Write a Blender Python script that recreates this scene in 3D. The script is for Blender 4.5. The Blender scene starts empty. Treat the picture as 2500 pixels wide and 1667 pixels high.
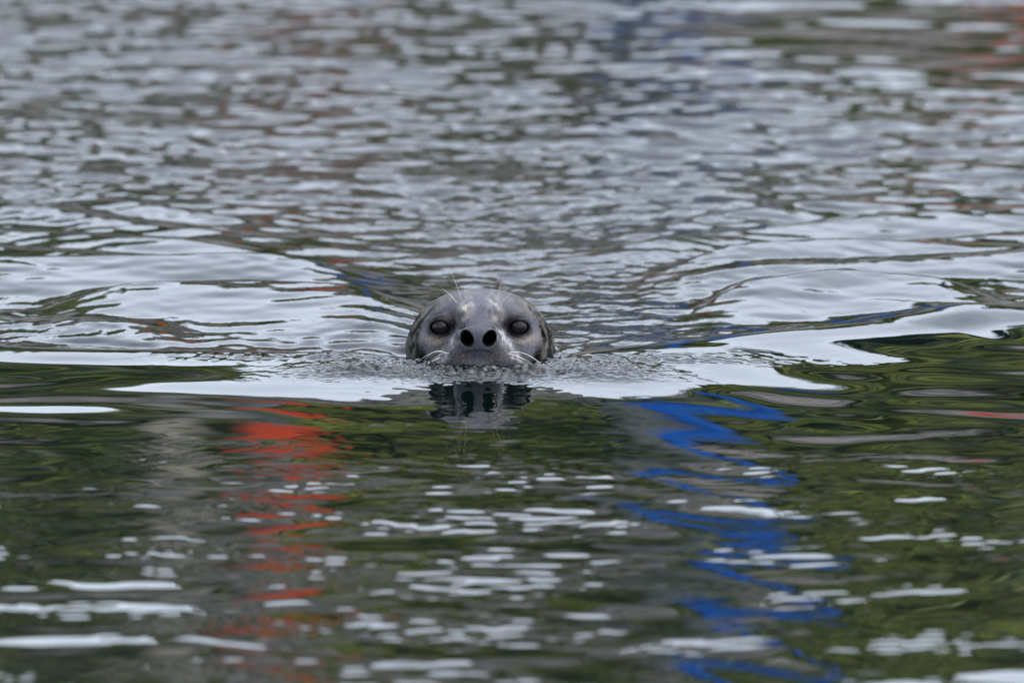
import bpy, math, random
import numpy as np
from mathutils import Vector, noise as mnoise

random.seed(4)
rng = np.random.default_rng(11)
SC = bpy.context.scene
COL = SC.collection

# ------------------------------------------------------------------ camera
CAM_D, CAM_H = 16.3, 2.9           # the seal swims at the origin
F_PX = 2500 * 400 / 36.0
PITCH = math.atan2(CAM_H, CAM_D) - (870 - 833.5) / F_PX
cam_data = bpy.data.cameras.new("camera")
cam = bpy.data.objects.new("camera", cam_data)
COL.objects.link(cam)
cam.location = (0, -CAM_D, CAM_H)
cam.rotation_euler = (math.pi / 2 - PITCH, 0, 0)
cam_data.lens = 400
cam_data.sensor_width = 36
cam_data.clip_start = 0.5
cam_data.clip_end = 6000
cam_data.dof.use_dof = True
cam_data.dof.focus_distance = 16.45
cam_data.dof.aperture_fstop = 4.5
SC.camera = cam

# ------------------------------------------------------------------ sky, sun
SUN_EL, SUN_ROT = 62, 95
world = bpy.data.worlds.new("World")
SC.world = world
world.use_nodes = True
nt = world.node_tree
nt.nodes.clear()
wo = nt.nodes.new("ShaderNodeOutputWorld")
bg = nt.nodes.new("ShaderNodeBackground")
sky = nt.nodes.new("ShaderNodeTexSky")
sky.sky_type = 'NISHITA'
sky.sun_disc = False
sky.sun_elevation = math.radians(SUN_EL)
sky.sun_rotation = math.radians(SUN_ROT)
sky.dust_density = 2.0
hs = nt.nodes.new("ShaderNodeHueSaturation")
hs.inputs['Saturation'].default_value = 0.45
tc = nt.nodes.new("ShaderNodeTexCoord")
mp = nt.nodes.new("ShaderNodeMapping")
mp.inputs['Scale'].default_value = (1.0, 1.0, 2.6)
cn = nt.nodes.new("ShaderNodeTexNoise")
cn.inputs['Scale'].default_value = 5.0
cn.inputs['Detail'].default_value = 5.0
cr = nt.nodes.new("ShaderNodeMapRange")
cr.inputs['From Min'].default_value = 0.3
cr.inputs['From Max'].default_value = 0.7
cr.inputs['To Min'].default_value = 0.72
cr.inputs['To Max'].default_value = 1.1
mx = nt.nodes.new("ShaderNodeVectorMath")
mx.operation = 'SCALE'
L = nt.links.new
L(sky.outputs[0], hs.inputs['Color'])
L(tc.outputs['Generated'], mp.inputs[0])
L(mp.outputs[0], cn.inputs['Vector'])
L(cn.outputs[0], cr.inputs['Value'])
L(hs.outputs[0], mx.inputs[0])
L(cr.outputs[0], mx.inputs['Scale'])
L(mx.outputs[0], bg.inputs['Color'])
bg.inputs['Strength'].default_value = 0.15
L(bg.outputs[0], wo.inputs[0])

sd = bpy.data.lights.new("sun", 'SUN')
sd.energy = 0.5
sd.angle = math.radians(100)
sd.color = (1.0, 0.97, 0.93)
sun = bpy.data.objects.new("sun", sd)
COL.objects.link(sun)
# sky.sun_rotation is measured clockwise from +Y
_a = math.radians(SUN_ROT); _e = math.radians(SUN_EL)
sun_dir = Vector((math.sin(_a) * math.cos(_e), math.cos(_a) * math.cos(_e), math.sin(_e)))
sun.rotation_euler = sun_dir.to_track_quat('Z', 'Y').to_euler()

SC.view_settings.view_transform = 'Standard'
SC.view_settings.look = 'None'
SC.view_settings.gamma = 1
SC.view_settings.use_curve_mapping = False
SC.view_settings.exposure = 2.38
SC.render.engine = 'CYCLES'
SC.cycles.use_denoising = True
SC.cycles.max_bounces = 6
SC.cycles.caustics_reflective = False
SC.cycles.caustics_refractive = False

# ------------------------------------------------------------------ helpers
def W(px, py):
    """point on the still water from a place in the 2500 x 1667 photograph"""
    a = PITCH + math.atan((py - 833.5) / F_PX)
    d = CAM_H / math.tan(a)
    slant = math.hypot(d, CAM_H) * math.cos(a - PITCH)
    return ((px - 1250) / F_PX * slant, d - CAM_D)

def tag(o, label=None, cat=None, group=None, kind=None):
    if label: o['label'] = label
    if cat: o['category'] = cat
    if group: o['group'] = group
    if kind: o['kind'] = kind
    return o

def mesh_obj(name, verts, faces, mat, parent=None, smooth=True):
    me = bpy.data.meshes.new(name)
    me.from_pydata([tuple(v) for v in verts], [], [tuple(f) for f in faces])
    me.update()
    if smooth:
        me.shade_smooth()
    if mat: me.materials.append(mat)
    o = bpy.data.objects.new(name, me)
    COL.objects.link(o)
    if parent: o.parent = parent
    return o

def fast_mesh(name, V, Q, mat, parent=None, smooth=True):
    """V (n,3) float array, Q (m,k) int array"""
    me = bpy.data.meshes.new(name)
    n, m, k = len(V), len(Q), Q.shape[1]
    me.vertices.add(n)
    me.vertices.foreach_set("co", np.ascontiguousarray(V, dtype=np.float32).ravel())
    me.loops.add(m * k)
    me.loops.foreach_set("vertex_index", np.ascontiguousarray(Q, dtype=np.int32).ravel())
    me.polygons.add(m)
    me.polygons.foreach_set("loop_start", np.arange(0, m * k, k, dtype=np.int32))
    me.update(calc_edges=True)
    me.validate()
    if smooth: me.shade_smooth()
    if mat: me.materials.append(mat)
    o = bpy.data.objects.new(name, me)
    COL.objects.link(o)
    if parent: o.parent = parent
    return o

def empty(name, loc=(0, 0, 0), rz=0):
    o = bpy.data.objects.new(name, None)
    o.location = loc
    o.rotation_euler = (0, 0, rz)
    o.empty_display_size = 0.1
    COL.objects.link(o)
    return o

def new_mat(name, base=(0.5, 0.5, 0.5), rough=0.6, spec=0.5):
    m = bpy.data.materials.new(name)
    m.use_nodes = True
    b = m.node_tree.nodes['Principled BSDF']
    b.inputs['Base Color'].default_value = (*base, 1)
    b.inputs['Roughness'].default_value = rough
    b.inputs['Specular IOR Level'].default_value = spec
    return m, m.node_tree, b

def noise_col(m, nt, b, c1, c2, scale, detail=4, lo=0.35, hi=0.65, stretch=None, bump=0.0, coord='Object'):
    tc = nt.nodes.new("ShaderNodeTexCoord")
    src = tc.outputs[coord]
    if stretch:
        mpn = nt.nodes.new("ShaderNodeMapping")
        mpn.inputs['Scale'].default_value = stretch
        nt.links.new(src, mpn.inputs[0]); src = mpn.outputs[0]
    n = nt.nodes.new("ShaderNodeTexNoise")
    n.inputs['Scale'].default_value = scale
    n.inputs['Detail'].default_value = detail
    nt.links.new(src, n.inputs['Vector'])
    r = nt.nodes.new("ShaderNodeValToRGB")
    r.color_ramp.elements[0].position = lo
    r.color_ramp.elements[0].color = (*c1, 1)
    r.color_ramp.elements[1].position = hi
    r.color_ramp.elements[1].color = (*c2, 1)
    nt.links.new(n.outputs[0], r.inputs[0])
    nt.links.new(r.outputs[0], b.inputs['Base Color'])
    if bump:
        bp = nt.nodes.new("ShaderNodeBump")
        bp.inputs['Strength'].default_value = bump
        bp.inputs['Distance'].default_value = 0.05
        nt.links.new(n.outputs[0], bp.inputs['Height'])
        nt.links.new(bp.outputs[0], b.inputs['Normal'])
    return r

def sstep(t):
    t = np.clip(t, 0, 1)
    return t * t * (3 - 2 * t)

# ------------------------------------------------------------------ water
def axis(fine, lo, hi, far):
    """fine: list of (a, b, step) covering lo..hi; grows geometrically outside"""
    pts = []
    for a, b, s in fine:
        pts += list(np.arange(a, b - s * 0.5, s))
    pts.append(fine[-1][1])
    left, s, p = [], fine[0][2], fine[0][0]
    while p > -far:
        s *= 1.25; p -= s; left.append(p)
    right, s, p = [], fine[-1][2], fine[-1][1]
    while p < far:
        s *= 1.25; p += s; right.append(p)
    return np.array(left[::-1] + pts + right)

def build_water():
    xs = axis([(-1.35, -0.30, 0.0038), (-0.30, 0.21, 0.0023), (0.21, 1.35, 0.0038)], -1.35, 1.35, 2500)
    ys = axis([(-2.8, -0.34, 0.0060), (-0.34, 0.0, 0.0025), (0.0, 1.6, 0.0070), (1.6, 4.3, 0.0090)], -2.9, 4.3, 2500)
    ys = ys[ys < 60]                       # runs ashore under the far bank
    dx, dy = np.gradient(xs), np.gradient(ys)
    X, Y = np.meshgrid(xs, ys)

    def field(seed, n, l0, l1, slope, th0=0.0, spread=math.pi):
        r = np.random.default_rng(seed)
        lam = np.exp(r.uniform(math.log(l0), math.log(l1), n))
        k = 2 * math.pi / lam
        th = th0 + r.uniform(-spread, spread, n)
        kx, ky = k * np.cos(th), k * np.sin(th)
        a = slope * math.sqrt(2.0 / n) / k
        ph = r.uniform(0, 2 * math.pi, n)
        fx = np.exp(-0.22 * (k[:, None] * dx[None, :]) ** 2)
        fy = np.exp(-0.22 * (k[:, None] * dy[None, :]) ** 2)
        Ex = np.exp(1j * kx[:, None] * xs[None, :]) * fx
        Ey = np.exp(1j * (ky[:, None] * ys[None, :] + ph[:, None])) * fy * a[:, None]
        return (Ey.T @ Ex).real

    def soft(seed, l0, l1, bias=0.0, gain=1.0):
        """patchy 0..1 mask"""
        f = field(seed, 40, l0, l1, 1.0)
        f = f / (f[200:900, 200:700].std() + 1e-9)
        return 1 / (1 + np.exp(-(f * gain + bias) * 1.6))

    def blob(px, py, rx, ry, p=2.0):
        """soft patch centred on a place of the water; radii in photo pixels"""
        cx, cy = W(px, py)
        ax = abs(W(px + rx, py)[0] - cx)
        ay = abs(W(px, py + ry)[1] - W(px, py - ry)[1]) / 2
        q = (np.abs((X - cx) / ax) ** p + np.abs((Y - cy) / ay) ** p)
        return np.exp(-q * 0.7)

    def curve(pts):
        w = sorted(W(*p) for p in pts)
        cx = np.array([p[0] for p in w]); cy = np.array([p[1] for p in w])
        # smooth interpolation by densifying and blurring
        g = np.linspace(cx[0], cx[-1], 240)
        v = np.interp(g, cx, cy)
        ker = np.hanning(41); ker /= ker.sum()
        v = np.convolve(np.pad(v, 20, mode='edge'), ker, 'valid')
        return np.interp(xs, g, v), cx[0], cx[-1]

    def ridge(pts, amp, wf, wb, fade=0.12, grow=0.0):
        yc, x0, x1 = curve(pts)
        e = sstep((xs - x0) / fade) * sstep((x1 - xs) / fade) if fade else 1.0
        d = Y - yc[None, :]
        w = np.where(d < 0, wf, wb)
        t = np.clip(np.abs(d) / w, 0, 1)
        return amp * (1 - (0.5 * sstep(t) + 0.5 * t)) * e[None, :]

    # boundary between the calm water in front and the wake behind the bow wave
    yb, _, _ = curve([(-700, 838), (0, 862), (400, 880), (800, 890), (1180, 904), (1500, 890), (1800, 850), (2150, 812), (2500, 780), (3200, 700)])
    behind = sstep((Y - yb[None, :]) / 0.10)           # 0 in front, 1 behind
    far = sstep((Y - 0.9) / 1.2)

    H = np.zeros_like(X)
    # ---- gentle undulation of the calm harbour water everywhere
    H += field(1, 260, 0.15, 0.42, 0.0108, math.pi / 2, 0.5)
    H += field(2, 60, 0.6, 2.0, 0.008)
    # calm foreground ripples, patchy
    front = 1 - behind
    patch = soft(21, 0.25, 0.9, -0.1, 1.6)
    quiet_right = 1 - 0.7 * sstep((X - 0.10) / 0.16)
    H += field(9, 120, 0.10, 0.24, 0.012, math.pi / 2, 0.8) * (1 - behind) * (1 - 0.5 * np.exp(-((X - 0.28) / 0.2) ** 2))
    H += field(19, 60, 0.16, 0.24, 0.022, 0.75, 0.25) * (1 - behind) * np.exp(-((X - 0.30) / 0.22) ** 2)
    close = sstep((-0.45 - Y) / 0.5)
    H += field(3, 360, 0.05, 0.13, 0.0165, math.pi / 2, 0.75) * front * (0.25 + 0.9 * patch) * quiet_right * (0.45 + 0.55 * close)
    patch2 = soft(22, 0.15, 0.5, -0.2, 1.8)
    H += field(4, 360, 0.024, 0.07, 0.050, math.pi / 2, 0.6) * front * patch2 * (0.75 + 0.5 * blob(1050, 1350, 800, 420)) * (1 - 0.65 * sstep((-X - 0.33) / 0.12)) * (0.45 + 0.55 * quiet_right) * (0.1 + 0.9 * close)
    leftw = sstep((-X - 0.20) / 0.2) * front
    H *= 1 - 0.45 * leftw
    H *= 1 - 0.12 * front
    H += field(29, 160, 0.11, 0.24, 0.0175, math.pi / 2, 0.28) * leftw
    mirror = np.exp(-np.abs((X + 0.045) / 0.24) ** 4 - np.abs((Y + 0.52) / 0.36) ** 4)
    H *= 1 - 0.62 * mirror
    H += field(18, 300, 0.018, 0.045, 0.011) * np.clip(mirror * 1.3, 0, 1)
    patch3 = soft(31, 0.10, 0.4, -0.6, 2.2)
    H += field(30, 420, 0.017, 0.034, 0.062, math.pi / 2, 0.8) * front * patch3 * close * (0.35 + 0.65 * quiet_right)
    # ---- wake: choppy water behind the bow wave
    calm_r_top = blob(2150, 90, 620, 130)              # slick at the far right
    chop = behind * (1 - 0.8 * calm_r_top)
    smoothL = blob(560, 790, 460, 80) + blob(600, 700, 420, 55) + blob(380, 620, 480, 60) + 0.7 * blob(150, 540, 380, 45)
    smoothR = blob(1950, 780, 330, 60) + blob(2150, 690, 450, 65) + blob(2200, 600, 450, 50) + 0.6 * blob(2200, 500, 400, 60)
    slick = np.clip(1 - 0.77 * np.clip(smoothL + smoothR, 0, 1), 0, 1)
    p3 = soft(23, 0.2, 0.8, 0.3, 1.3)
    H += field(5, 420, 0.042, 0.13, 0.135, math.pi / 2, 0.5) * chop * slick * (0.15 + 0.95 * p3)
    H += field(15, 420, 0.026, 0.06, 0.16, math.pi / 2, 0.8) * chop * slick * (1.05 - 0.85 * p3)
    H += field(16, 120, 0.25, 0.8, 0.022, math.pi / 2, 0.8) * chop
    p4 = soft(24, 0.12, 0.5, 0.2, 1.3)
    core = blob(1350, 660, 560, 190)
    H += field(6, 400, 0.022, 0.05, 0.10, math.pi / 2, 1.3) * chop * slick * (0.3 + 0.8 * core * p4) 
    H += field(7, 300, 0.10, 0.22, 0.065, math.pi / 2, 0.5) * far * chop * (0.5 + sstep((X + 0.1) / 0.5))
    # ---- wake crests fanning out from the seal
    rr_ = np.random.default_rng(77)
    for k in range(4):                   # left fan
        yl, yr = 455 + 58 * k + rr_.uniform(-10, 10), 596 + 31 * k + rr_.uniform(-5, 5)
        xr = 1000 - rr_.uniform(0, 220)
        pts = [(-500, yl - 35), (0, yl), (350, yl + 0.45 * (yr - yl) + rr_.uniform(-8, 8)), (700, yl + 0.8 * (yr - yl) + rr_.uniform(-6, 6)), (xr, yr)]
        H += ridge(pts, rr_.uniform(0.010, 0.014), rr_.uniform(0.18, 0.24), rr_.uniform(0.07, 0.09), 0.25)
    H += ridge([(60, 758), (300, 742), (600, 735), (850, 748), (1100, 775)], 0.0270, 0.40, 0.10, 0.16)
    H += ridge([(-400, 650), (0, 668), (350, 672), (700, 668), (1010, 690)], 0.0200, 0.27, 0.09, 0.2)
    H += ridge([(-500, 770), (-200, 775), (0, 790), (230, 815), (500, 840)], 0.0080, 0.14, 0.09, 0.12)
    for k in range(4):                   # right fan
        yl, yr = 610 + 40 * k + rr_.uniform(-6, 6), 470 + 58 * k + rr_.uniform(-10, 10)
        xl = 1350 + 60 * k + rr_.uniform(-60, 60)
        pts = [(xl, yl), (xl + 350, yl + 0.45 * (yr - yl) + rr_.uniform(-6, 6)), (2250, yl + 0.85 * (yr - yl) + rr_.uniform(-8, 8)), (3000, yr - 25)]
        H += ridge(pts, rr_.uniform(0.010, 0.014), rr_.uniform(0.17, 0.23), rr_.uniform(0.07, 0.09), 0.22)
    H += ridge([(1640, 790), (1800, 738), (2050, 712), (2300, 722), (2520, 760)], 0.0230, 0.32, 0.09, 0.14)
    H += ridge([(1500, 700), (1750, 660), (2050, 632), (2400, 628), (2900, 640)], 0.0180, 0.25, 0.09, 0.2)
    H += ridge([(1250, 870), (1600, 845), (2000, 812), (2400, 775), (3000, 720)], 0.006, 0.10, 0.09, 0.15)
    # small ribs riding on the side wake
    s = (Y - yb[None, :])
    rib = np.exp(-((s - 0.13) / 0.11) ** 2) * sstep((np.abs(X + 0.03) - 0.35) / 0.25)
    ribp = soft(27, 0.12, 0.5, 0.0, 1.5)
    H += field(41, 160, 0.020, 0.034, 0.075, 0.42, 0.16) * rib * ribp * (X > 0)
    H += field(42, 160, 0.020, 0.034, 0.075, math.pi - 0.42, 0.16) * rib * ribp * (X < 0)
    # ---- the bow wave pushed up in front of the muzzle
    sx = -0.045
    d = Y - yb[None, :]
    wx = np.where(X < sx, 0.50, 0.56)
    ex = np.exp(-(np.abs((X - sx - 0.03) / wx)) ** 3.0)
    t = np.clip((-d) / 0.34, 0, 1)
    tb = np.clip(d / 0.10, 0, 1)
    ahead = np.exp(-np.abs((X - sx) / 0.125) ** 4)
    H += 0.0190 * (1 - 0.66 * ahead) * ex * np.where(d < 0, 1 - sstep(t), 1 - 0.8 * sstep(tb))
    # thin tail of the bow wave to either side
    H += 0.006 * (1 - ex) * np.where(d < 0, 1 - sstep(-d / 0.09), 1 - sstep(d / 0.1)) * np.exp(-(X / 3.0) ** 2)
    # ---- broken water right at the muzzle
    cxm, cym = -0.045, -0.165
    mus = np.exp(-np.abs((X - cxm) / 0.215) ** 3 - ((Y - cym + 0.25 * np.abs(X - cxm) ** 2) / 0.048) ** 2)
    arm = np.exp(-np.abs((X - cxm - 0.02) / 0.42) ** 4 - ((Y + 0.13 - 0.16 * np.abs(X - cxm)) / 0.028) ** 2)
    tb1 = field(50, 300, 0.022, 0.06, 1.0)
    tb1 = tb1 / tb1[300:800, 300:600].std()
    tb2 = field(51, 300, 0.012, 0.024, 1.0)
    tb2 = tb2 / tb2[300:800, 300:600].std()
    tb4 = field(53, 300, 0.0075, 0.013, 1.0)
    tb4 = tb4 / tb4[400:460, 320:480].std()
    tb3 = field(52, 200, 0.06, 0.13, 1.0)
    tb3 = tb3 / tb3[300:800, 300:600].std()
    H += mus * (0.0075 + 0.0021 * tb3 + 0.0018 * (1 - np.sqrt((tb1 + 0.5 * tb3) ** 2 + 0.15)) + 0.0005 * tb2 * (1 + 0.8 * tb3).clip(0, 2) + 0.00012 * tb4)
    H += arm * (0.0007 * tb1 + 0.00045 * tb2)
    rim = np.exp(-((np.sqrt(((X - cxm) / 0.115) ** 2 + ((Y + 0.01) / 0.13) ** 2) - 1.0) / 0.16) ** 2)
    H += rim * (0.0012 * tb3 + 0.0009 * tb1 + 0.0004 * tb2)
    # far away everything settles
    R = np.sqrt(X ** 2 + Y ** 2)
    H *= np.exp(-(R / 40.0) ** 2)

    ny, nx = X.shape
    V = np.stack([X.ravel(), Y.ravel(), H.ravel()], 1)
    idx = np.arange(nx * ny).reshape(ny, nx)
    Q = np.stack([idx[:-1, :-1].ravel(), idx[:-1, 1:].ravel(), idx[1:, 1:].ravel(), idx[1:, :-1].ravel()], 1)

    m, nt, b = new_mat("harbour_water", (0.0008, 0.0026, 0.0022), 0.0, 0.5)
    b.inputs['IOR'].default_value = 1.333
    b.inputs['Roughness'].default_value = 0.01
    # capillary relief finer than the mesh
    tcn = nt.nodes.new("ShaderNodeTexCoord")
    n1 = nt.nodes.new("ShaderNodeTexNoise"); n1.inputs['Scale'].default_value = 48; n1.inputs['Detail'].default_value = 4
    n2 = nt.nodes.new("ShaderNodeTexNoise"); n2.inputs['Scale'].default_value = 2.2; n2.inputs['Detail'].default_value = 2
    at = nt.nodes.new("ShaderNodeAttribute"); at.attribute_name = "rough_water"
    nt.links.new(tcn.outputs['Object'], n1.inputs['Vector'])
    nt.links.new(tcn.outputs['Object'], n2.inputs['Vector'])
    mr = nt.nodes.new("ShaderNodeMath"); mr.operation = 'MULTIPLY'
    nt.links.new(n1.outputs[0], mr.inputs[0]); nt.links.new(at.outputs['Fac'], mr.inputs[1])
    bp = nt.nodes.new("ShaderNodeBump"); bp.inputs['Strength'].default_value = 1.0
    bp.inputs['Distance'].default_value = 0.006
    nt.links.new(mr.outputs[0], bp.inputs['Height'])
    nt.links.new(bp.outputs[0], b.inputs['Normal'])
    o = fast_mesh("water", V, Q, m)
    att = o.data.attributes.new("rough_water", 'FLOAT', 'POINT')
    rw = np.clip(0.002 + 0.4 * chop * slick * (0.3 + 0.7 * core) + 0.9 * mus, 0, 1)
    att.data.foreach_set("value", rw.astype(np.float32).ravel())
    tag(o, "dark green harbour water, calm in front and broken by the wake behind the seal", None, kind='structure')
    return o

build_water()

# ------------------------------------------------------------------ far bank and wooded hill (seen mirrored in the water)
def vnoise(x, y, s, seed=0):
    return mnoise.noise(Vector((x * s + seed * 17.3, y * s - seed * 9.1, seed * 3.7)))

def hill_height(x, y):
    # shore at y = 24, rocky bank up to 4 m, then the wooded slope
    t = (y - 24 + 1.5 * vnoise(x, y, 0.12, 1)) / 7.0
    z = -1.2 + (5.0 + 1.3 * float(np.clip((x - 0.1) / 0.5, 0, 1))) * float(np.clip(t, 0, 1)) ** 0.8
    t2 = float(np.clip((y - 31) / 20.0, 0, 1))
    z += (7.9 - 1.0 * float(np.clip((x - 0.1) / 0.5, 0, 1))) * t2 * (2 - t2) * (1 + 0.13 * vnoise(x, 0, 0.10, 3) + 0.05 * vnoise(x, y, 0.4, 4))
    z += 0.5 * vnoise(x, y, 0.5, 5) * float(np.clip(t, 0, 1)) + 0.22 * vnoise(x, y, 1.5, 6) * float(np.clip(t * 2, 0, 1))
    z += 2.6 * float(sstep((x + 2.4) / 0.8) * sstep((1.5 - x) / 0.8) * sstep((y - 44) / 4.0))
    if y > 55: z -= (y - 55) * 0.12
    return z

def build_hill():
    xs = np.concatenate([np.linspace(-260, -26, 24), np.linspace(-25, 25, 130), np.linspace(26, 260, 24)])
    ys = np.concatenate([np.linspace(21, 52, 110), np.linspace(53, 160, 20)])
    V = np.array([(x, y, hill_height(x, y)) for y in ys for x in xs])
    nx, ny = len(xs), len(ys)
    idx = np.arange(nx * ny).reshape(ny, nx)
    Q = np.stack([idx[:-1, :-1].ravel(), idx[:-1, 1:].ravel(), idx[1:, 1:].ravel(), idx[1:, :-1].ravel()], 1)
    m, nt, b = new_mat("hill_ground", rough=0.9)
    # rock low down, moss and turf above: mixed by height with a noisy edge
    tcn = nt.nodes.new("ShaderNodeTexCoord")
    sep = nt.nodes.new("ShaderNodeSeparateXYZ")
    nt.links.new(tcn.outputs['Object'], sep.inputs[0])
    n = nt.nodes.new("ShaderNodeTexNoise"); n.inputs['Scale'].default_value = 0.6; n.inputs['Detail'].default_value = 5
    nt.links.new(tcn.outputs['Object'], n.inputs['Vector'])
    ad = nt.nodes.new("ShaderNodeMath"); ad.operation = 'MULTIPLY_ADD'
    ad.inputs[1].default_value = 4.0
    nt.links.new(n.outputs[0], ad.inputs[0]); nt.links.new(sep.outputs['Z'], ad.inputs[2])
    mr = nt.nodes.new("ShaderNodeMapRange"); mr.inputs['From Min'].default_value = 7.2; mr.inputs['From Max'].default_value = 8.2
    nt.links.new(ad.outputs[0], mr.inputs['Value'])
    rr = nt.nodes.new("ShaderNodeValToRGB")
    n2 = nt.nodes.new("ShaderNodeTexNoise"); n2.inputs['Scale'].default_value = 2.2; n2.inputs['Detail'].default_value = 6
    nt.links.new(tcn.outputs['Object'], n2.inputs['Vector'])
    rr.color_ramp.elements[0].position = 0.38; rr.color_ramp.elements[0].color = (0.022, 0.020, 0.018, 1)
    rr.color_ramp.elements[1].position = 0.62; rr.color_ramp.elements[1].color = (0.16, 0.15, 0.14, 1)
    nt.links.new(n2.outputs[0], rr.inputs[0])
    gr = nt.nodes.new("ShaderNodeValToRGB")
    gr.color_ramp.elements[0].position = 0.35; gr.color_ramp.elements[0].color = (0.012, 0.022, 0.007, 1)
    gr.color_ramp.elements[1].position = 0.65; gr.color_ramp.elements[1].color = (0.045, 0.06, 0.012, 1)
    nt.links.new(n.outputs[0], gr.inputs[0])
    mix = nt.nodes.new("ShaderNodeMix"); mix.data_type = 'RGBA'
    cx1 = nt.nodes.new("ShaderNodeMapRange"); cx1.inputs['From Min'].default_value = 35.5; cx1.inputs['From Max'].default_value = 37.5
    nt.links.new(sep.outputs['Y'], cx1.inputs['Value'])
    ab = nt.nodes.new("ShaderNodeMath"); ab.operation = 'ADD'; ab.inputs[1].default_value = 0.45
    nt.links.new(sep.outputs['X'], ab.inputs[0])
    ab2 = nt.nodes.new("ShaderNodeMath"); ab2.operation = 'ABSOLUTE'; nt.links.new(ab.outputs[0], ab2.inputs[0])
    cx2 = nt.nodes.new("ShaderNodeMapRange"); cx2.inputs['From Min'].default_value = 2.3; cx2.inputs['From Max'].default_value = 1.7
    nt.links.new(ab2.outputs[0], cx2.inputs['Value'])
    cm = nt.nodes.new("ShaderNodeMath"); cm.operation = 'MULTIPLY'
    nt.links.new(cx1.outputs[0], cm.inputs[0]); nt.links.new(cx2.outputs[0], cm.inputs[1])
    cs_ = nt.nodes.new("ShaderNodeMath"); cs_.operation = 'SUBTRACT'; cs_.use_clamp = True
    nt.links.new(mr.outputs[0], cs_.inputs[0]); nt.links.new(cm.outputs[0], cs_.inputs[1])
    nt.links.new(cs_.outputs[0], mix.inputs[0])
    nt.links.new(rr.outputs[0], mix.inputs[6]); nt.links.new(gr.outputs[0], mix.inputs[7])
    nt.links.new(mix.outputs[2], b.inputs['Base Color'])
    o = fast_mesh("hillside", V, Q, m)
    tag(o, "grey rocky bank rising to a green hillside across the water", kind='structure')

build_hill()

def leaf_mesh(centres, radii, per, size, r):
    """many small leaf-sized quads through the volume of each clump"""
    N = len(centres) * per
    c = np.repeat(np.array(centres), per, 0); rad = np.repeat(np.array(radii), per, 0)
    d = r.normal(size=(N, 3)); d /= np.linalg.norm(d, axis=1)[:, None]
    d[:, 2] = np.abs(d[:, 2]) * 0.9 - 0.1
    p = c + d * rad[:, None] * (r.uniform(0.45, 1.0, (N, 1)))
    a = r.normal(size=(N, 3)); a /= np.linalg.norm(a, axis=1)[:, None]
    b = np.cross(a, d + 0.01); b /= np.linalg.norm(b, axis=1)[:, None] + 1e-9
    s = size * r.uniform(0.5, 1.3, (N, 1))
    V = np.stack([p - a * s, p + b * s * 0.6, p + a * s, p - b * s * 0.6], 1).reshape(-1, 3)
    Q = np.arange(N * 4).reshape(N, 4)
    return V, Q

def foliage_mat(name, c_dark, c_light, scale):
    m, nt, b = new_mat(name, rough=0.7, spec=0.3)
    noise_col(m, nt, b, c_dark, c_light, scale, detail=3, lo=0.4, hi=0.6)
    return m

def build_scrub():
    r = np.random.default_rng(5)
    cs, rs = [], []
    while len(cs) < 900:
        x = r.uniform(-14, 14); y = 30 + 23 * r.uniform() ** 1.2
        if vnoise(x, y, 0.25, 8) < -0.25 or y < 31 + 2.0 * vnoise(x, y, 0.3, 9): continue
        if -2.0 < x < 1.0 and y > 36.5 + 2.5 * vnoise(x, y, 0.9, 12): continue          # bare grey crag
        cs.append((x, y, hill_height(x, y) + 0.05)); rs.append(r.uniform(0.4, 1.1))
    V, Q = leaf_mesh(cs, rs, 90, 0.16, r)
    m = foliage_mat("scrub_leaves", (0.012, 0.023, 0.010), (0.17, 0.20, 0.026), 0.50)  # dark tone deepened to paint forest shadow into the leaves
    o = fast_mesh("scrub", V, Q, m, smooth=False)
    tag(o, "dense green scrub covering the slope across the water", "scrub", kind='stuff')

build_scrub()

bark, btn, bb = new_mat("bark", rough=0.9)
noise_col(bark, btn, bb, (0.05, 0.035, 0.025), (0.16, 0.13, 0.10), 6, bump=0.4)
spruce = foliage_mat("spruce_needles", (0.008, 0.018, 0.008), (0.028, 0.042, 0.014), 0.9)

def tube(pts, rad, sides=8, cap=True):
    """swept tube through pts; returns verts, faces"""
    V, F = [], []
    pts = [Vector(p) for p in pts]
    up = Vector((0.13, 0.21, 0.97))
    for i, p in enumerate(pts):
        t = (pts[min(i + 1, len(pts) - 1)] - pts[max(i - 1, 0)]).normalized()
        u = t.cross(up)
        if u.length < 1e-4: u = t.cross(Vector((1, 0, 0)))
        u.normalize(); v = t.cross(u)
        for k in range(sides):
            a = 2 * math.pi * k / sides
            V.append(p + (u * math.cos(a) + v * math.sin(a)) * rad[i])
    n = len(pts)
    for i in range(n - 1):
        for k in range(sides):
            a, b2 = i * sides + k, i * sides + (k + 1) % sides
            F.append((a, b2, b2 + sides, a + sides))
    if cap:
        F.append(tuple(range(sides))[::-1]); F.append(tuple(range((n - 1) * sides, n * sides)))
    return V, F

def join(parts):
    V, F = [], []
    for v, f in parts:
        o = len(V); V += list(v); F += [tuple(i + o for i in q) for q in f]
    return V, F

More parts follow.
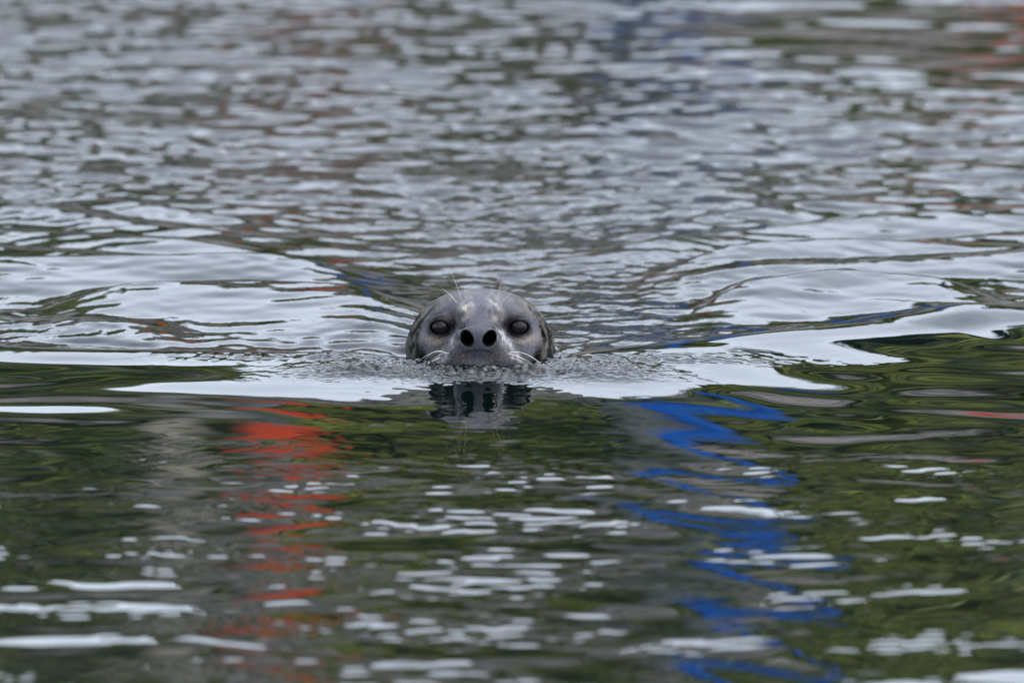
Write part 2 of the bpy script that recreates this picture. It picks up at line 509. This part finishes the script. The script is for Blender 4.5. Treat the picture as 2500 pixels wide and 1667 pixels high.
def spruce_tree(x, y, h, label, seed):
    r = np.random.default_rng(seed)
    z0 = hill_height(x, y) - 0.1
    t = empty("spruce_tree", (x, y, z0))
    tag(t, label, "tree", "spruces on the far hill")
    parts = [tube([(0, 0, 0), (0.04 * h * 0.1, 0, h * 0.4), (0, 0.02, h * 0.97)], [0.035 * h, 0.02 * h, 0.004 * h])]
    cs, rs = [], []
    lv = 16
    for i in range(lv):
        f = i / (lv - 1); zz = h * (0.14 + 0.84 * f); L_ = h * 0.26 * (1 - f) ** 0.85 + 0.1
        for k in range(7):
            a = r.uniform(0, 6.28); l = L_ * r.uniform(0.7, 1.1)
            e = (math.cos(a) * l, math.sin(a) * l, zz - 0.25 * l)
            if k < 3: parts.append(tube([(0, 0, zz), e], [0.006 * h, 0.002 * h], 4))
            for q in (0.35, 0.65, 0.95):
                cs.append((e[0] * q, e[1] * q, zz - 0.25 * l * q)); rs.append(0.10 * h * (1 - f * 0.7) * 0.6)
    v, f = join(parts)
    mesh_obj("trunk", v, f, bark, t)
    V, Q = leaf_mesh(cs, rs, 14, 0.11, r)
    fast_mesh("crown", V, Q, spruce, t, smooth=False)

for i, (x, y, h, lb) in enumerate([
    (-4.3, 49, 3.6, "short dark spruce at the left end of the hill, the farthest left of the three"),
    (5.4, 47, 4.8, "tallest dark spruce on the right end of the hill"),
    (3.6, 50, 3.4, "dark spruce on the hill just left of the tallest one"),
]):
    spruce_tree(x, y, h, lb, 60 + i)

# ------------------------------------------------------------------ posts and marks in the harbour (seen mirrored)
def paint(name, c, dirt):
    m, nt, b = new_mat(name, c, 0.55)
    b.inputs['Specular IOR Level'].default_value = 0.15
    noise_col(m, nt, b, dirt, c, 2.5, detail=5, lo=0.25, hi=0.5, bump=0.1)
    return m
m_blue = paint("blue_paint", (0.002, 0.095, 0.44), (0.002, 0.045, 0.24))
m_red = paint("orange_red_paint", (0.70, 0.075, 0.025), (0.45, 0.05, 0.02))
m_grey = paint("weathered_grey", (0.10, 0.11, 0.11), (0.06, 0.065, 0.065))
m_beige = paint("cream_paint", (0.36, 0.32, 0.25), (0.26, 0.23, 0.18))
m_dark = paint("dark_iron", (0.05, 0.055, 0.06), (0.03, 0.03, 0.03))

def at_col(px, dist, lean=0):
    """x at a distance beyond the seal whose mirror image falls in photo column px"""
    return (px - 1250) / F_PX * (CAM_D + dist)

def mooring_post(px, dist, r, h, mat, label, cat="post", lean=0.0):
    t = empty("mooring_post", (at_col(px, dist), dist, 0))
    t.rotation_euler = (0, lean, 0)
    tag(t, label, cat)
    v, f = tube([(0, 0, -1.5), (0, 0, 0.3), (0, 0, h - 0.05), (0, 0, h)], [r, r, r, r * 0.92], 20)
    mesh_obj("shaft", v, f, mat, t)
    v, f = tube([(0, 0, h + 0.002), (0, 0, h + 0.06), (0, 0, h + 0.16)], [r * 1.15, r * 1.15, r * 0.15], 20)
    mesh_obj("cap", v, f, m_dark, t)
    for z in (0.9, 2.2):
        v, f = tube([(0, 0, z), (0, 0, z + 0.07)], [r * 1.08, r * 1.08], 20)
        mesh_obj("band", v, f, m_dark, t)
    return t

def box(cx, cy, cz, sx, sy, sz):
    V = [(cx + a * sx / 2, cy + b * sy / 2, cz + c * sz / 2) for a in (-1, 1) for b in (-1, 1) for c in (-1, 1)]
    F = [(0, 1, 3, 2), (4, 6, 7, 5), (0, 4, 5, 1), (2, 3, 7, 6), (0, 2, 6, 4), (1, 5, 7, 3)]
    return V, F

mooring_post(1775 - 27778 / 38.0 * math.tan(math.radians(6)) * 4.5, 22, 0.072, 5.5, m_blue, "leaning blue painted post whose reflection zigzags beside the seal", lean=math.radians(6))
mooring_post(1600, 21, 0.075, 5.0, m_grey, "weathered grey post beside the blue post")
mooring_post(640, 22.5, 0.05, 5.4, m_grey, "thin grey post behind the orange board")

def day_board(px, dist, w, z0, z1, mat, label):
    t = empty("marker_board", (at_col(px, dist), dist, 0))
    tag(t, label, "marker")
    v, f = tube([(0, 0.06, -1.5), (0, 0.06, z1 + 0.1)], [0.045, 0.045], 12)
    mesh_obj("pole", v, f, m_grey, t)
    n = max(2, int((z1 - z0) / 0.35)); hgt = (z1 - z0) / n
    for i in range(n):
        v, f = box(0, 0, z0 + hgt * (i + 0.5), w * (1 - 0.1 * (i % 2)), 0.03, hgt - 0.05 - 0.06 * (i % 3))
        o = mesh_obj("plank", v, f, mat, t, smooth=False)
        bv = o.modifiers.new("bevel", 'BEVEL'); bv.width = 0.006
day_board(715, 22, 0.30, 3.55, 4.4, m_red, "tall orange-red board on a pole, mirrored left of the seal")
day_board(440, 21.5, 0.18, 3.3, 4.5, m_beige, "cream board on a pole, left of the orange-red board")
day_board(2445, 21, 0.13, 1.5, 2.8, m_red, "narrow orange-red board on a pole at the far right")

# ------------------------------------------------------------------ the seal
def surface_nets(xs, ys, zs, S):
    """S[ix,iy,iz] signed distance on a non-uniform grid -> verts, quads"""
    nx, ny, nz = S.shape
    ins = S < 0
    cnt = np.zeros((nx - 1, ny - 1, nz - 1), np.int8)
    for a in (0, 1):
        for b in (0, 1):
            for c in (0, 1):
                cnt += ins[a:nx - 1 + a, b:ny - 1 + b, c:nz - 1 + c]
    act = (cnt > 0) & (cnt < 8)
    ids = -np.ones(act.shape, np.int64)
    I, J, K = np.nonzero(act)
    ids[I, J, K] = np.arange(len(I))
    acc = np.zeros((len(I), 3)); num = np.zeros(len(I))
    corners = [(a, b, c) for a in (0, 1) for b in (0, 1) for c in (0, 1)]
    for ci, A in enumerate(corners):
        for B in corners[ci + 1:]:
            if sum(abs(A[k] - B[k]) for k in range(3)) != 1: continue
            sa = S[I + A[0], J + A[1], K + A[2]]; sb = S[I + B[0], J + B[1], K + B[2]]
            cr = (sa < 0) != (sb < 0)
            t = np.where(cr, sa / (sa - sb + 1e-12), 0)
            for k in range(3):
                acc[:, k] += np.where(cr, A[k] + (B[k] - A[k]) * t, 0)
            num += cr
    f = acc / num[:, None]
    V = np.stack([xs[I] + f[:, 0] * (xs[I + 1] - xs[I]),
                  ys[J] + f[:, 1] * (ys[J + 1] - ys[J]),
                  zs[K] + f[:, 2] * (zs[K + 1] - zs[K])], 1)
    quads = []
    for ax in range(3):
        sl0 = [slice(1, -1)] * 3; sl1 = [slice(1, -1)] * 3
        sl0[ax] = slice(0, -1); sl1[ax] = slice(1, None)
        a_, b_ = ins[tuple(sl0)], ins[tuple(sl1)]
        for flip in (False, True):
            m = (a_ & ~b_) if not flip else (~a_ & b_)
            P = np.array(np.nonzero(m))
            for k in range(3):
                if k != ax: P[k] += 1
            u, v = (ax + 1) % 3, (ax + 2) % 3
            def g(du, dv):
                Q = P.copy(); Q[u] -= du; Q[v] -= dv
                return ids[Q[0], Q[1], Q[2]]
            q = [g(1, 1), g(0, 1), g(0, 0), g(1, 0)]
            if flip: q = q[::-1]
            quads.append(np.stack(q, 1))
    Q = np.concatenate(quads)
    return V, Q[(Q >= 0).all(1)]

def build_seal():
    root = empty("seal", (-0.0465, 0, 0))
    tag(root, "grey spotted harbour seal swimming straight at the viewer, only its wet head above the water", "seal")

    def grid(fine, step, lo, hi, g=1.12):
        a, b = fine
        p = list(np.arange(a, b + step / 2, step))
        s, q = step, p[-1]
        while q < hi: s *= g; q += s; p.append(q)
        s, q = step, p[0]; left = []
        while q > lo: s *= g; q -= s; left.append(q)
        return np.array(left[::-1] + p)
    st = 0.0013
    gx = grid((-0.118, 0.118), st, -0.27, 0.27)
    gy = grid((-0.155, 0.02), st, -0.17, 1.55, 1.05)
    gz = grid((-0.012, 0.104), st, -0.55, 0.11)
    X, Y, Z = np.meshgrid(gx, gy, gz, indexing='ij')
    X = X.astype(np.float32); Y = Y.astype(np.float32); Z = Z.astype(np.float32)

    def ell(c, r, rot=0.0, p=2.0):
        x, y, z = X - c[0], Y - c[1], Z - c[2]
        if rot:
            ca, sa = math.cos(rot), math.sin(rot)
            x, z = x * ca + z * sa, -x * sa + z * ca
        if p == 2.0:
            k0 = np.sqrt((x / r[0]) ** 2 + (y / r[1]) ** 2 + (z / r[2]) ** 2)
            k1 = np.sqrt((x / r[0] ** 2) ** 2 + (y / r[1] ** 2) ** 2 + (z / r[2] ** 2) ** 2)
            return k0 * (k0 - 1) / (k1 + 1e-6)
        k0 = (np.abs(x / r[0]) ** p + np.abs(y / r[1]) ** p + np.abs(z / r[2]) ** p) ** (1 / p)
        return (k0 - 1) * min(r)
    def smin(a, b, k):
        h = np.clip(0.5 + 0.5 * (b - a) / k, 0, 1)
        return b + (a - b) * h - k * h * (1 - h)
    def smax(a, b, k): return -smin(-a, -b, k)
    def cone(a, b, ra, rb):
        a = np.array(a); b = np.array(b); ab = b - a
        t = ((X - a[0]) * ab[0] + (Y - a[1]) * ab[1] + (Z - a[2]) * ab[2]) / (ab @ ab)
        t = np.clip(t, 0, 1)
        return np.sqrt((X - a[0] - ab[0] * t) ** 2 + (Y - a[1] - ab[1] * t) ** 2 + (Z - a[2] - ab[2] * t) ** 2) - (ra + (rb - ra) * t)

    NX = -0.0026                     # the muzzle sits slightly off the head's axis
    S = ell((0, 0.005, 0.009), (0.099, 0.098, 0.085), p=2.3)
    S = smin(S, ell((0, 0.12, -0.038), (0.115, 0.15, 0.110), p=2.15), 0.05)
    S = smin(S, cone((0, 0.35, -0.235), (0, 0.95, -0.30), 0.17, 0.15), 0.10)
    S = smin(S, cone((0, 0.95, -0.30), (0, 1.38, -0.32), 0.15, 0.05), 0.10)
    for sgn in (-1, 1):              # hind flippers trailing, fore flippers at the sides
        S = smin(S, ell((sgn * 0.06, 1.45, -0.32), (0.055, 0.10, 0.02)), 0.03)
        S = smin(S, ell((sgn * 0.19, 0.48, -0.33), (0.03, 0.10, 0.05)), 0.03)
    # bridge of the snout and muzzle
    S = smin(S, cone((NX * .5, -0.02, 0.036), (NX, -0.108, 0.034), 0.044, 0.0265), 0.030)
    for sgn in (-1, 1):
        S = smin(S, ell((sgn * 0.058, -0.052, 0.008), (0.034, 0.036, 0.034)), 0.02)     # cheek
        S = smin(S, ell((NX + sgn * 0.026, -0.108, 0.013), (0.030, 0.030, 0.025)), 0.012)  # whisker pad
        S = smin(S, ell((sgn * 0.0185, -0.058, 0.077), (0.009, 0.012, 0.008)), 0.012)    # brow wart
        S = smax(S, -cone((sgn * 0.0935, -0.030, 0.034), (sgn * 0.086, -0.052, -0.012), 0.006, 0.008), 0.006)
    S = smin(S, ell((NX, -0.094, -0.004), (0.046, 0.046, 0.036)), 0.012)                   # lower jaw
    # wide muscular nose: swelling round each nostril
    S = smin(S, ell((NX, -0.118, 0.0455), (0.0335, 0.018, 0.0185), p=2.4), 0.014)
    # furrows running from the inner eye down beside the snout
    for sgn in (-1, 1):
        S = smax(S, -cone((sgn * 0.030, -0.098, 0.064), (sgn * 0.040, -0.112, 0.026), 0.006, 0.004), 0.012)
    # eye sockets
    eyes = [(-0.0570, -0.0600, 0.0552), (0.0562, -0.0605, 0.0556)]
    S0 = S.copy()
    for e in eyes:
        sg = 1 if e[0] > 0 else -1
        S = smax(S, -ell((e[0] * 1.00, e[1] - 0.014, e[2]), (0.021, 0.014, 0.0165), rot=sg * 0.12), 0.009)
    for e in eyes:      # lids: thick soft ring round the ball, cut open in front
        sg = 1 if e[0] > 0 else -1
        ball = np.sqrt((X - e[0]) ** 2 + (Y - e[1]) ** 2 + (Z - e[2]) ** 2)
        lid = np.abs(ball - 0.0156) - 0.0014
        ca, sa = math.cos(sg * 0.15), math.sin(sg * 0.15)
        ex = (X - e[0] - sg * 0.002) * ca - (Z - e[2]) * sa * 1.0
        ez = (X - e[0]) * sa + (Z - e[2]) * ca
        op = (np.sqrt((ex / 0.0128) ** 2 + ((ez + 0.0002 + 4.0 * ex ** 2) / 0.0098) ** 2) - 1) * 0.0095
        lid = smax(lid, -op, 0.002)
        lid = smax(lid, Y - (e[1] + 0.004), 0.002)
        S = smin(S, lid, 0.009)
        hole = np.maximum(ball - 0.0150, -9)
        S = smax(S, -hole, 0.0012)
    # nostrils: deep comma-shaped holes, upper end leaning outward
    nos = []
    for sgn, cx in ((-1, -0.0186), (1, 0.0139)):
        rot = -sgn * 0.55
        h = ell((cx, -0.122, 0.0492), (0.0096, 0.036, 0.0116), rot=rot)
        nos.append(h)
        S = smax(S, -h, 0.0022)
    # groove between the nostrils and the split upper lip
    S = smax(S, -cone((NX, -0.142, 0.052), (NX, -0.143, 0.030), 0.0016, 0.0016), 0.004)
    V, Q = surface_nets(gx, gy, gz, S)

    # ---- colour of the coat, kept per vertex
    x, y, z = V[:, 0], V[:, 1], V[:, 2]
    n = len(V)
    near = (y < 0.14) & (z > -0.06)
    nz1 = np.zeros(n); nz2 = np.zeros(n); nz3 = np.zeros(n)
    for i in np.nonzero(near)[0]:
        p = V[i]
        nz1[i] = mnoise.noise(Vector((p[0] * 85, p[1] * 55, p[2] * 52)))
        nz2[i] = mnoise.noise(Vector((p[0] * 130 + 5, p[1] * 60, p[2] * 90)))
        nz3[i] = mnoise.noise(Vector((p[0] * 25 + 9, p[1] * 25, p[2] * 25)))
    base = np.array([0.118, 0.122, 0.148])
    C = np.tile(base, (n, 1))
    C *= (1 + 0.18 * nz3 + 0.08 * nz2)[:, None]
    def blend(mask, col):
        nonlocal C
        mask = np.clip(mask, 0, 1)[:, None]
        C = C * (1 - mask) + np.array(col) * mask
    def g(cx, cz, rx, rz, p=2): return np.exp(-np.abs((x - cx) / rx) ** p - np.abs((z - cz) / rz) ** p)
    zz_ = np.clip((z - 0.030) / 0.064, 0, 0.999)
    xb = 0.0885 * np.sqrt(1 - zz_ ** 2)
    side = np.maximum(sstep((np.abs(x) - xb + 0.002) / 0.005), sstep((y + 0.004) / 0.015) * sstep((0.088 - z) / 0.01))
    side = np.clip(side * (0.25 + 0.75 * sstep((0.094 - z) / 0.016)), 0, 1)
    front = 1 - side
    # spotted neck behind the face
    blend(side * 0.95, (0.085, 0.076, 0.068))
    blend(side * sstep((nz1 - 0.01) / 0.05) * 0.95 * sstep((0.088 - z) / 0.03), (0.006, 0.005, 0.005))
    blend(side * sstep((-nz1 - 0.16) / 0.10) * 0.5, (0.20, 0.185, 0.17))
    blend(side * sstep((nz2 - 0.15) / 0.12) * 0.5, (0.20, 0.19, 0.18))
    blend(0.6 * front * sstep((nz1 - 0.12) / 0.05) * sstep((np.abs(x) - 0.035) / 0.02) * sstep((z - 0.062) / 0.01), (0.035, 0.032, 0.034))
    for sgn in (-1, 1):
        # brown eye surround with painted brow shade, paler below and toward the outer cheek
        blend(0.92 * front * g(sgn * 0.049, 0.0635, 0.024, 0.018, 2.5), (0.026, 0.020, 0.018))
        blend(0.92 * front * g(sgn * 0.057, 0.0545, 0.0185, 0.0150, 3), (0.008, 0.007, 0.009))
        blend(0.45 * front * g(sgn * 0.070, 0.038, 0.018, 0.006), (0.36, 0.30, 0.22))
        blend(0.5 * front * g(sgn * 0.072, 0.078, 0.02, 0.012), (0.26, 0.27, 0.31))
        # pale tufts of the brow
        blend(0.9 * front * g(sgn * 0.019, 0.083, 0.008, 0.008) * (0.6 + nz2 * 1.4), (0.50, 0.46, 0.44))
        blend(0.5 * front * g(sgn * 0.024, 0.072, 0.007, 0.010) * (0.6 + nz2 * 1.8), (0.44, 0.40, 0.37))
        # silvery sweep between snout and cheek
        blend(0.85 * front * np.exp(-((x - sgn * (0.030 + (0.05 - z) * 0.75)) / 0.006) ** 2) * sstep((0.06 - z) / 0.01) * (0.65 + nz2 * 1.5), (0.46, 0.46, 0.50))
        # brown whisker pads
        blend(0.70 * front * g(NX + sgn * 0.026, 0.022, 0.020, 0.013), (0.060, 0.046, 0.038))
        # shade of the fold behind the cheek, painted into the coat
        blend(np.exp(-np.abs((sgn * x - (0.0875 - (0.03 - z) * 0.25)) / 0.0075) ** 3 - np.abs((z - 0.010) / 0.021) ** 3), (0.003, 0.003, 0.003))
    for sgn in (-1, 1):
        for row in range(5):
            for k in range(5):
                pxx = NX + sgn * (0.016 + 0.0068 * k + 0.002 * (row % 2)); pzz = 0.031 - 0.0052 * row + 0.0006 * k
                blend(0.7 * front * np.exp(-((x - pxx) ** 2 + (z - pzz) ** 2) / 0.0011 ** 2), (0.008, 0.007, 0.006))
        # crease lines below the eye and over the brow, their shade painted dark
        for (ax_, az_, bx_, bz_, wd_) in ((0.036, 0.047, 0.075, 0.036, 0.0013), (0.038, 0.040, 0.070, 0.026, 0.0012), (0.033, 0.060, 0.026, 0.074, 0.0016), (0.045, 0.0725, 0.075, 0.069, 0.0014)):
            ux, uz = bx_ - ax_, bz_ - az_; ll = math.hypot(ux, uz)
            tt = ((sgn * x - ax_) * ux + (z - az_) * uz) / ll ** 2
            dd_ = np.abs((sgn * x - ax_) * uz - (z - az_) * ux) / ll + 0.004 * (tt - 0.5) ** 2
            blend(0.55 * front * np.exp(-(dd_ / wd_) ** 2) * sstep(tt / 0.2) * sstep((1 - tt) / 0.3), (0.02, 0.017, 0.017))
    # smooth bluish nose leather
    blend(0.9 * (y < -0.105) * g(NX, 0.052, 0.028, 0.016, 3), (0.092, 0.095, 0.118))
    inn = np.zeros(n)
    for sgn, cx in ((-1, -0.0186), (1, 0.0139)):
        rot = -sgn * 0.55; ca, sa = math.cos(rot), math.sin(rot)
        dx_, dz_ = x - cx, z - 0.0492
        u, w = dx_ * ca + dz_ * sa, -dx_ * sa + dz_ * ca
        rr = np.sqrt((u / 0.0100) ** 2 + (w / 0.0121) ** 2)
        inn = np.maximum(inn, sstep((1.04 - rr) / 0.14) * (y < -0.07))
    blend(inn, (0.0006, 0.0006, 0.0006))  # shade inside the nostril holes, painted near-black
    for e in eyes:
        dd = np.sqrt((x - e[0]) ** 2 + (z - e[2]) ** 2 + (y - e[1]) ** 2)
        blend(sstep((0.0178 - dd) / 0.002), (0.003, 0.003, 0.004))
    blend(0.75 * (y < -0.110) * np.exp(-((z - (0.0335 - 9.0 * (x - NX) ** 2 + 0.0006 * nz2)) / 0.0012) ** 2 - np.abs((x - NX) / 0.026) ** 4), (0.01, 0.009, 0.009))

    m, nt, b = new_mat("seal_coat", rough=0.5)
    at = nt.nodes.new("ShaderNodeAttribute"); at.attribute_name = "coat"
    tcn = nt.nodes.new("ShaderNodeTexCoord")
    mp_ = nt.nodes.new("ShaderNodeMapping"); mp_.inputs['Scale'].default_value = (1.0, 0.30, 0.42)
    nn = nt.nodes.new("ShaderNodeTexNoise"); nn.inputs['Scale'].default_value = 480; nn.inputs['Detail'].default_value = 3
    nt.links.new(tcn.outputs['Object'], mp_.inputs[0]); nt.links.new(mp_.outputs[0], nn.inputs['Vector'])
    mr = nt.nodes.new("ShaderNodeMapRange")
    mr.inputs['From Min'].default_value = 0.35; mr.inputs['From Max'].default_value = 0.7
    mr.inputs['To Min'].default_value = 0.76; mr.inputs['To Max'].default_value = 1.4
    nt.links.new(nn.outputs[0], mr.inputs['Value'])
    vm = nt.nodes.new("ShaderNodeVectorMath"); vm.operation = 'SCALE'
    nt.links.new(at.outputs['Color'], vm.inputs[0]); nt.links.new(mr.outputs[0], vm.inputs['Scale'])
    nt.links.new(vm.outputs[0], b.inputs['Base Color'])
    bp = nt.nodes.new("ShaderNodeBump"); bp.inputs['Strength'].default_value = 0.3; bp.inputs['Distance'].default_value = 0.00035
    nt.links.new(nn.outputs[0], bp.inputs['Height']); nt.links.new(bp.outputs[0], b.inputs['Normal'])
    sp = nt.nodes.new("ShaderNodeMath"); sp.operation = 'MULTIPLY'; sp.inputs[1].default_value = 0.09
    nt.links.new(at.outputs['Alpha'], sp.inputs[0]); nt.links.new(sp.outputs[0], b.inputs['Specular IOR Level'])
    b.inputs['Coat Weight'].default_value = 0.03; b.inputs['Coat Roughness'].default_value = 0.2
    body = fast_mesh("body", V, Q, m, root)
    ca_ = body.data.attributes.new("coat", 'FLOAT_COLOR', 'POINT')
    cc = np.ones((n, 4), np.float32); cc[:, :3] = np.clip((C / 0.12) ** 1.25 * 0.12 * (0.29 + 0.13 * sstep((z - 0.07) / 0.025))[:, None], 0, 1); cc[:, 3] = (1 - inn) * np.clip(C.mean(1) / 0.08, 0.1, 1)  # crown lightened: its wet highlight is painted into the coat colour
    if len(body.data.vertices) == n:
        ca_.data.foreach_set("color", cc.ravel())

    # ---- eyes
    me_, ent, eb = new_mat("eye_dark", (0.022, 0.018, 0.022), 0.07, 0.16)
    tcn = ent.nodes.new("ShaderNodeTexCoord"); ln = ent.nodes.new("ShaderNodeVectorMath"); ln.operation = 'LENGTH'
    mul = ent.nodes.new("ShaderNodeVectorMath"); mul.operation = 'MULTIPLY'; mul.inputs[1].default_value = (1, 0, 1)
    ent.links.new(tcn.outputs['Object'], mul.inputs[0]); ent.links.new(mul.outputs[0], ln.inputs[0])
    rp = ent.nodes.new("ShaderNodeValToRGB")
    rp.color_ramp.elements[0].position = 0.0; rp.color_ramp.elements[0].color = (0.007, 0.006, 0.008, 1)
    rp.color_ramp.elements[1].position = 0.0125; rp.color_ramp.elements[1].color = (0.001, 0.001, 0.001, 1)
    e2 = rp.color_ramp.elements.new(0.0095); e2.color = (0.008, 0.007, 0.009, 1)
    ent.links.new(ln.outputs['Value'], rp.inputs[0]); ent.links.new(rp.outputs[0], eb.inputs['Base Color'])
    for e in eyes:
        V2, F2 = [], []
        R_, seg, ring = 0.0146, 40, 24
        for i in range(ring + 1):
            a = math.pi * i / ring
            for k in range(seg):
                t = 2 * math.pi * k / seg
                V2.append((R_ * math.sin(a) * math.cos(t), -R_ * math.cos(a), R_ * math.sin(a) * math.sin(t)))
        for i in range(ring):
            for k in range(seg):
                F2.append((i * seg + k, i * seg + (k + 1) % seg, (i + 1) * seg + (k + 1) % seg, (i + 1) * seg + k))
        o = mesh_obj("eye", V2, F2, me_, root)
        o.location = e

    # ---- vibrissae
    mw, wnt, wb = new_mat("whisker_horn", (0.50, 0.47, 0.40), 0.35, 0.5)
    def px(cx, cy, yy):
        """crop coordinates (450 px wide crop at 5.227x) to seal space at depth yy"""
        X_ = (cx / 5.227 + 950 - 1172) / 1678.0
        py = cy / 5.227 + 640
        Z_ = (867 - yy * 0.176 * 1678 - py) / 1652.0
        return Vector((X_, yy, Z_))
    def whisker(p0, p1, bow=Vector((0, 0, 0)), r0=0.00042, name="whisker"):
        pts, rad = [], []
        for i in range(15):
            t = i / 14
            pts.append(p0.lerp(p1, t) + bow * (4 * t * (1 - t)))
            rad.append(r0 * (1 - 0.75 * t) * (1 + 0.12 * math.sin(i * 2.1)))
        v, f = tube(pts, rad, 6)
        return mesh_obj(name, v, f, mw, root)
    for a, c, bw in [((930, 497), (797, 128), (0.0012, 0, 0)), ((872, 512), (668, 318), (0.001, 0, 0.001)), ((978, 480), (966, 305), (0, 0, 0)),
                     ((1375, 487), (1472, 140), (-0.0012, 0, 0)), ((1442, 497), (1628, 335), (0, 0, 0.001)), ((1327, 480), (1331, 342), (0, 0, 0))]:
        whisker(px(*a, -0.066), px(*c, -0.085), Vector(bw))
    rw = random.Random(3)
    for sgn in (-1, 1):
        for row in range(3):
            for k in range(3):
                p0 = Vector((NX + sgn * (0.036 + 0.006 * k), -0.128 + 0.007 * k + 0.002 * row, 0.026 - 0.006 * row))
                L_ = rw.uniform(0.035, 0.06)
                p1 = p0 + Vector((sgn * L_, rw.uniform(-0.005, 0.02), -0.020 - 0.010 * row - rw.uniform(0, 0.012)))
                whisker(p0, p1, Vector((0, 0, 0.010)), 0.0004)

    # ---- short pale guard hairs on brow, cheeks and neck
    me = body.data
    nrm = np.zeros(n * 3, np.float32); me.vertices.foreach_get("normal", nrm); nrm = nrm.reshape(-1, 3)
    r = np.random.default_rng(8)
    w = near & (z > -0.005)
    dens = 0.15 * w + w * 3.0 * (np.exp(-((np.abs(x) - 0.020) / 0.009) ** 2 - ((z - 0.080) / 0.011) ** 2) * front)
    dens += w * 2.0 * (np.exp(-((np.abs(x) - (0.030 + (0.05 - z) * 0.75)) / 0.007) ** 2) * (z < 0.056) * (z > 0.0) * front)
    dens += w * 0.5 * (side > 0.5) * (z < 0.07)
    dens *= (y < 0.1) & ~((np.abs(x - NX) < 0.037) & (y < -0.095) & (z > 0.035))
    for e in eyes:
        dens *= (np.sqrt((x - e[0]) ** 2 + (z - e[2]) ** 2) > 0.017)
    pick = r.choice(n, 5200, p=dens / dens.sum(), replace=False)
    HV, HF = [], []
    for i in pick:
        p = Vector(V[i]); nn_ = Vector(nrm[i])
        flow = Vector((x[i] * 3.0, 0.5, 0.25 if z[i] > 0.06 else -0.35))
        flow = (flow - nn_ * flow.dot(nn_)).normalized()
        tuft = abs(abs(x[i]) - 0.020) < 0.011 and z[i] > 0.068 and y[i] < -0.02
        dr = (flow + nn_ * (0.9 if tuft else 0.22) + Vector(r.normal(size=3) * 0.18)).normalized()
        l = r.uniform(0.0022, 0.0048) * (1.5 if tuft else 1); wd = 0.00009
        sd_ = dr.cross(Vector((0, -1, 0.17))); 
        if sd_.length < 1e-3: continue
        sd_.normalize(); o = len(HV)
        HV += [p - sd_ * wd, p + sd_ * wd, p + dr * l * 0.6 + sd_ * wd * 0.7 , p + dr * l * 0.6 - sd_ * wd * 0.7, p + dr * l - nn_ * 0.0006]
        HF += [(o, o + 1, o + 2, o + 3), (o + 3, o + 2, o + 4)]
    mh, hnt, hb = new_mat("guard_hair", (0.10, 0.095, 0.09), 0.5, 0.4)
    o = mesh_obj("guard_hair", HV, HF, mh, root)
    o['kind'] = 'stuff'

build_seal()
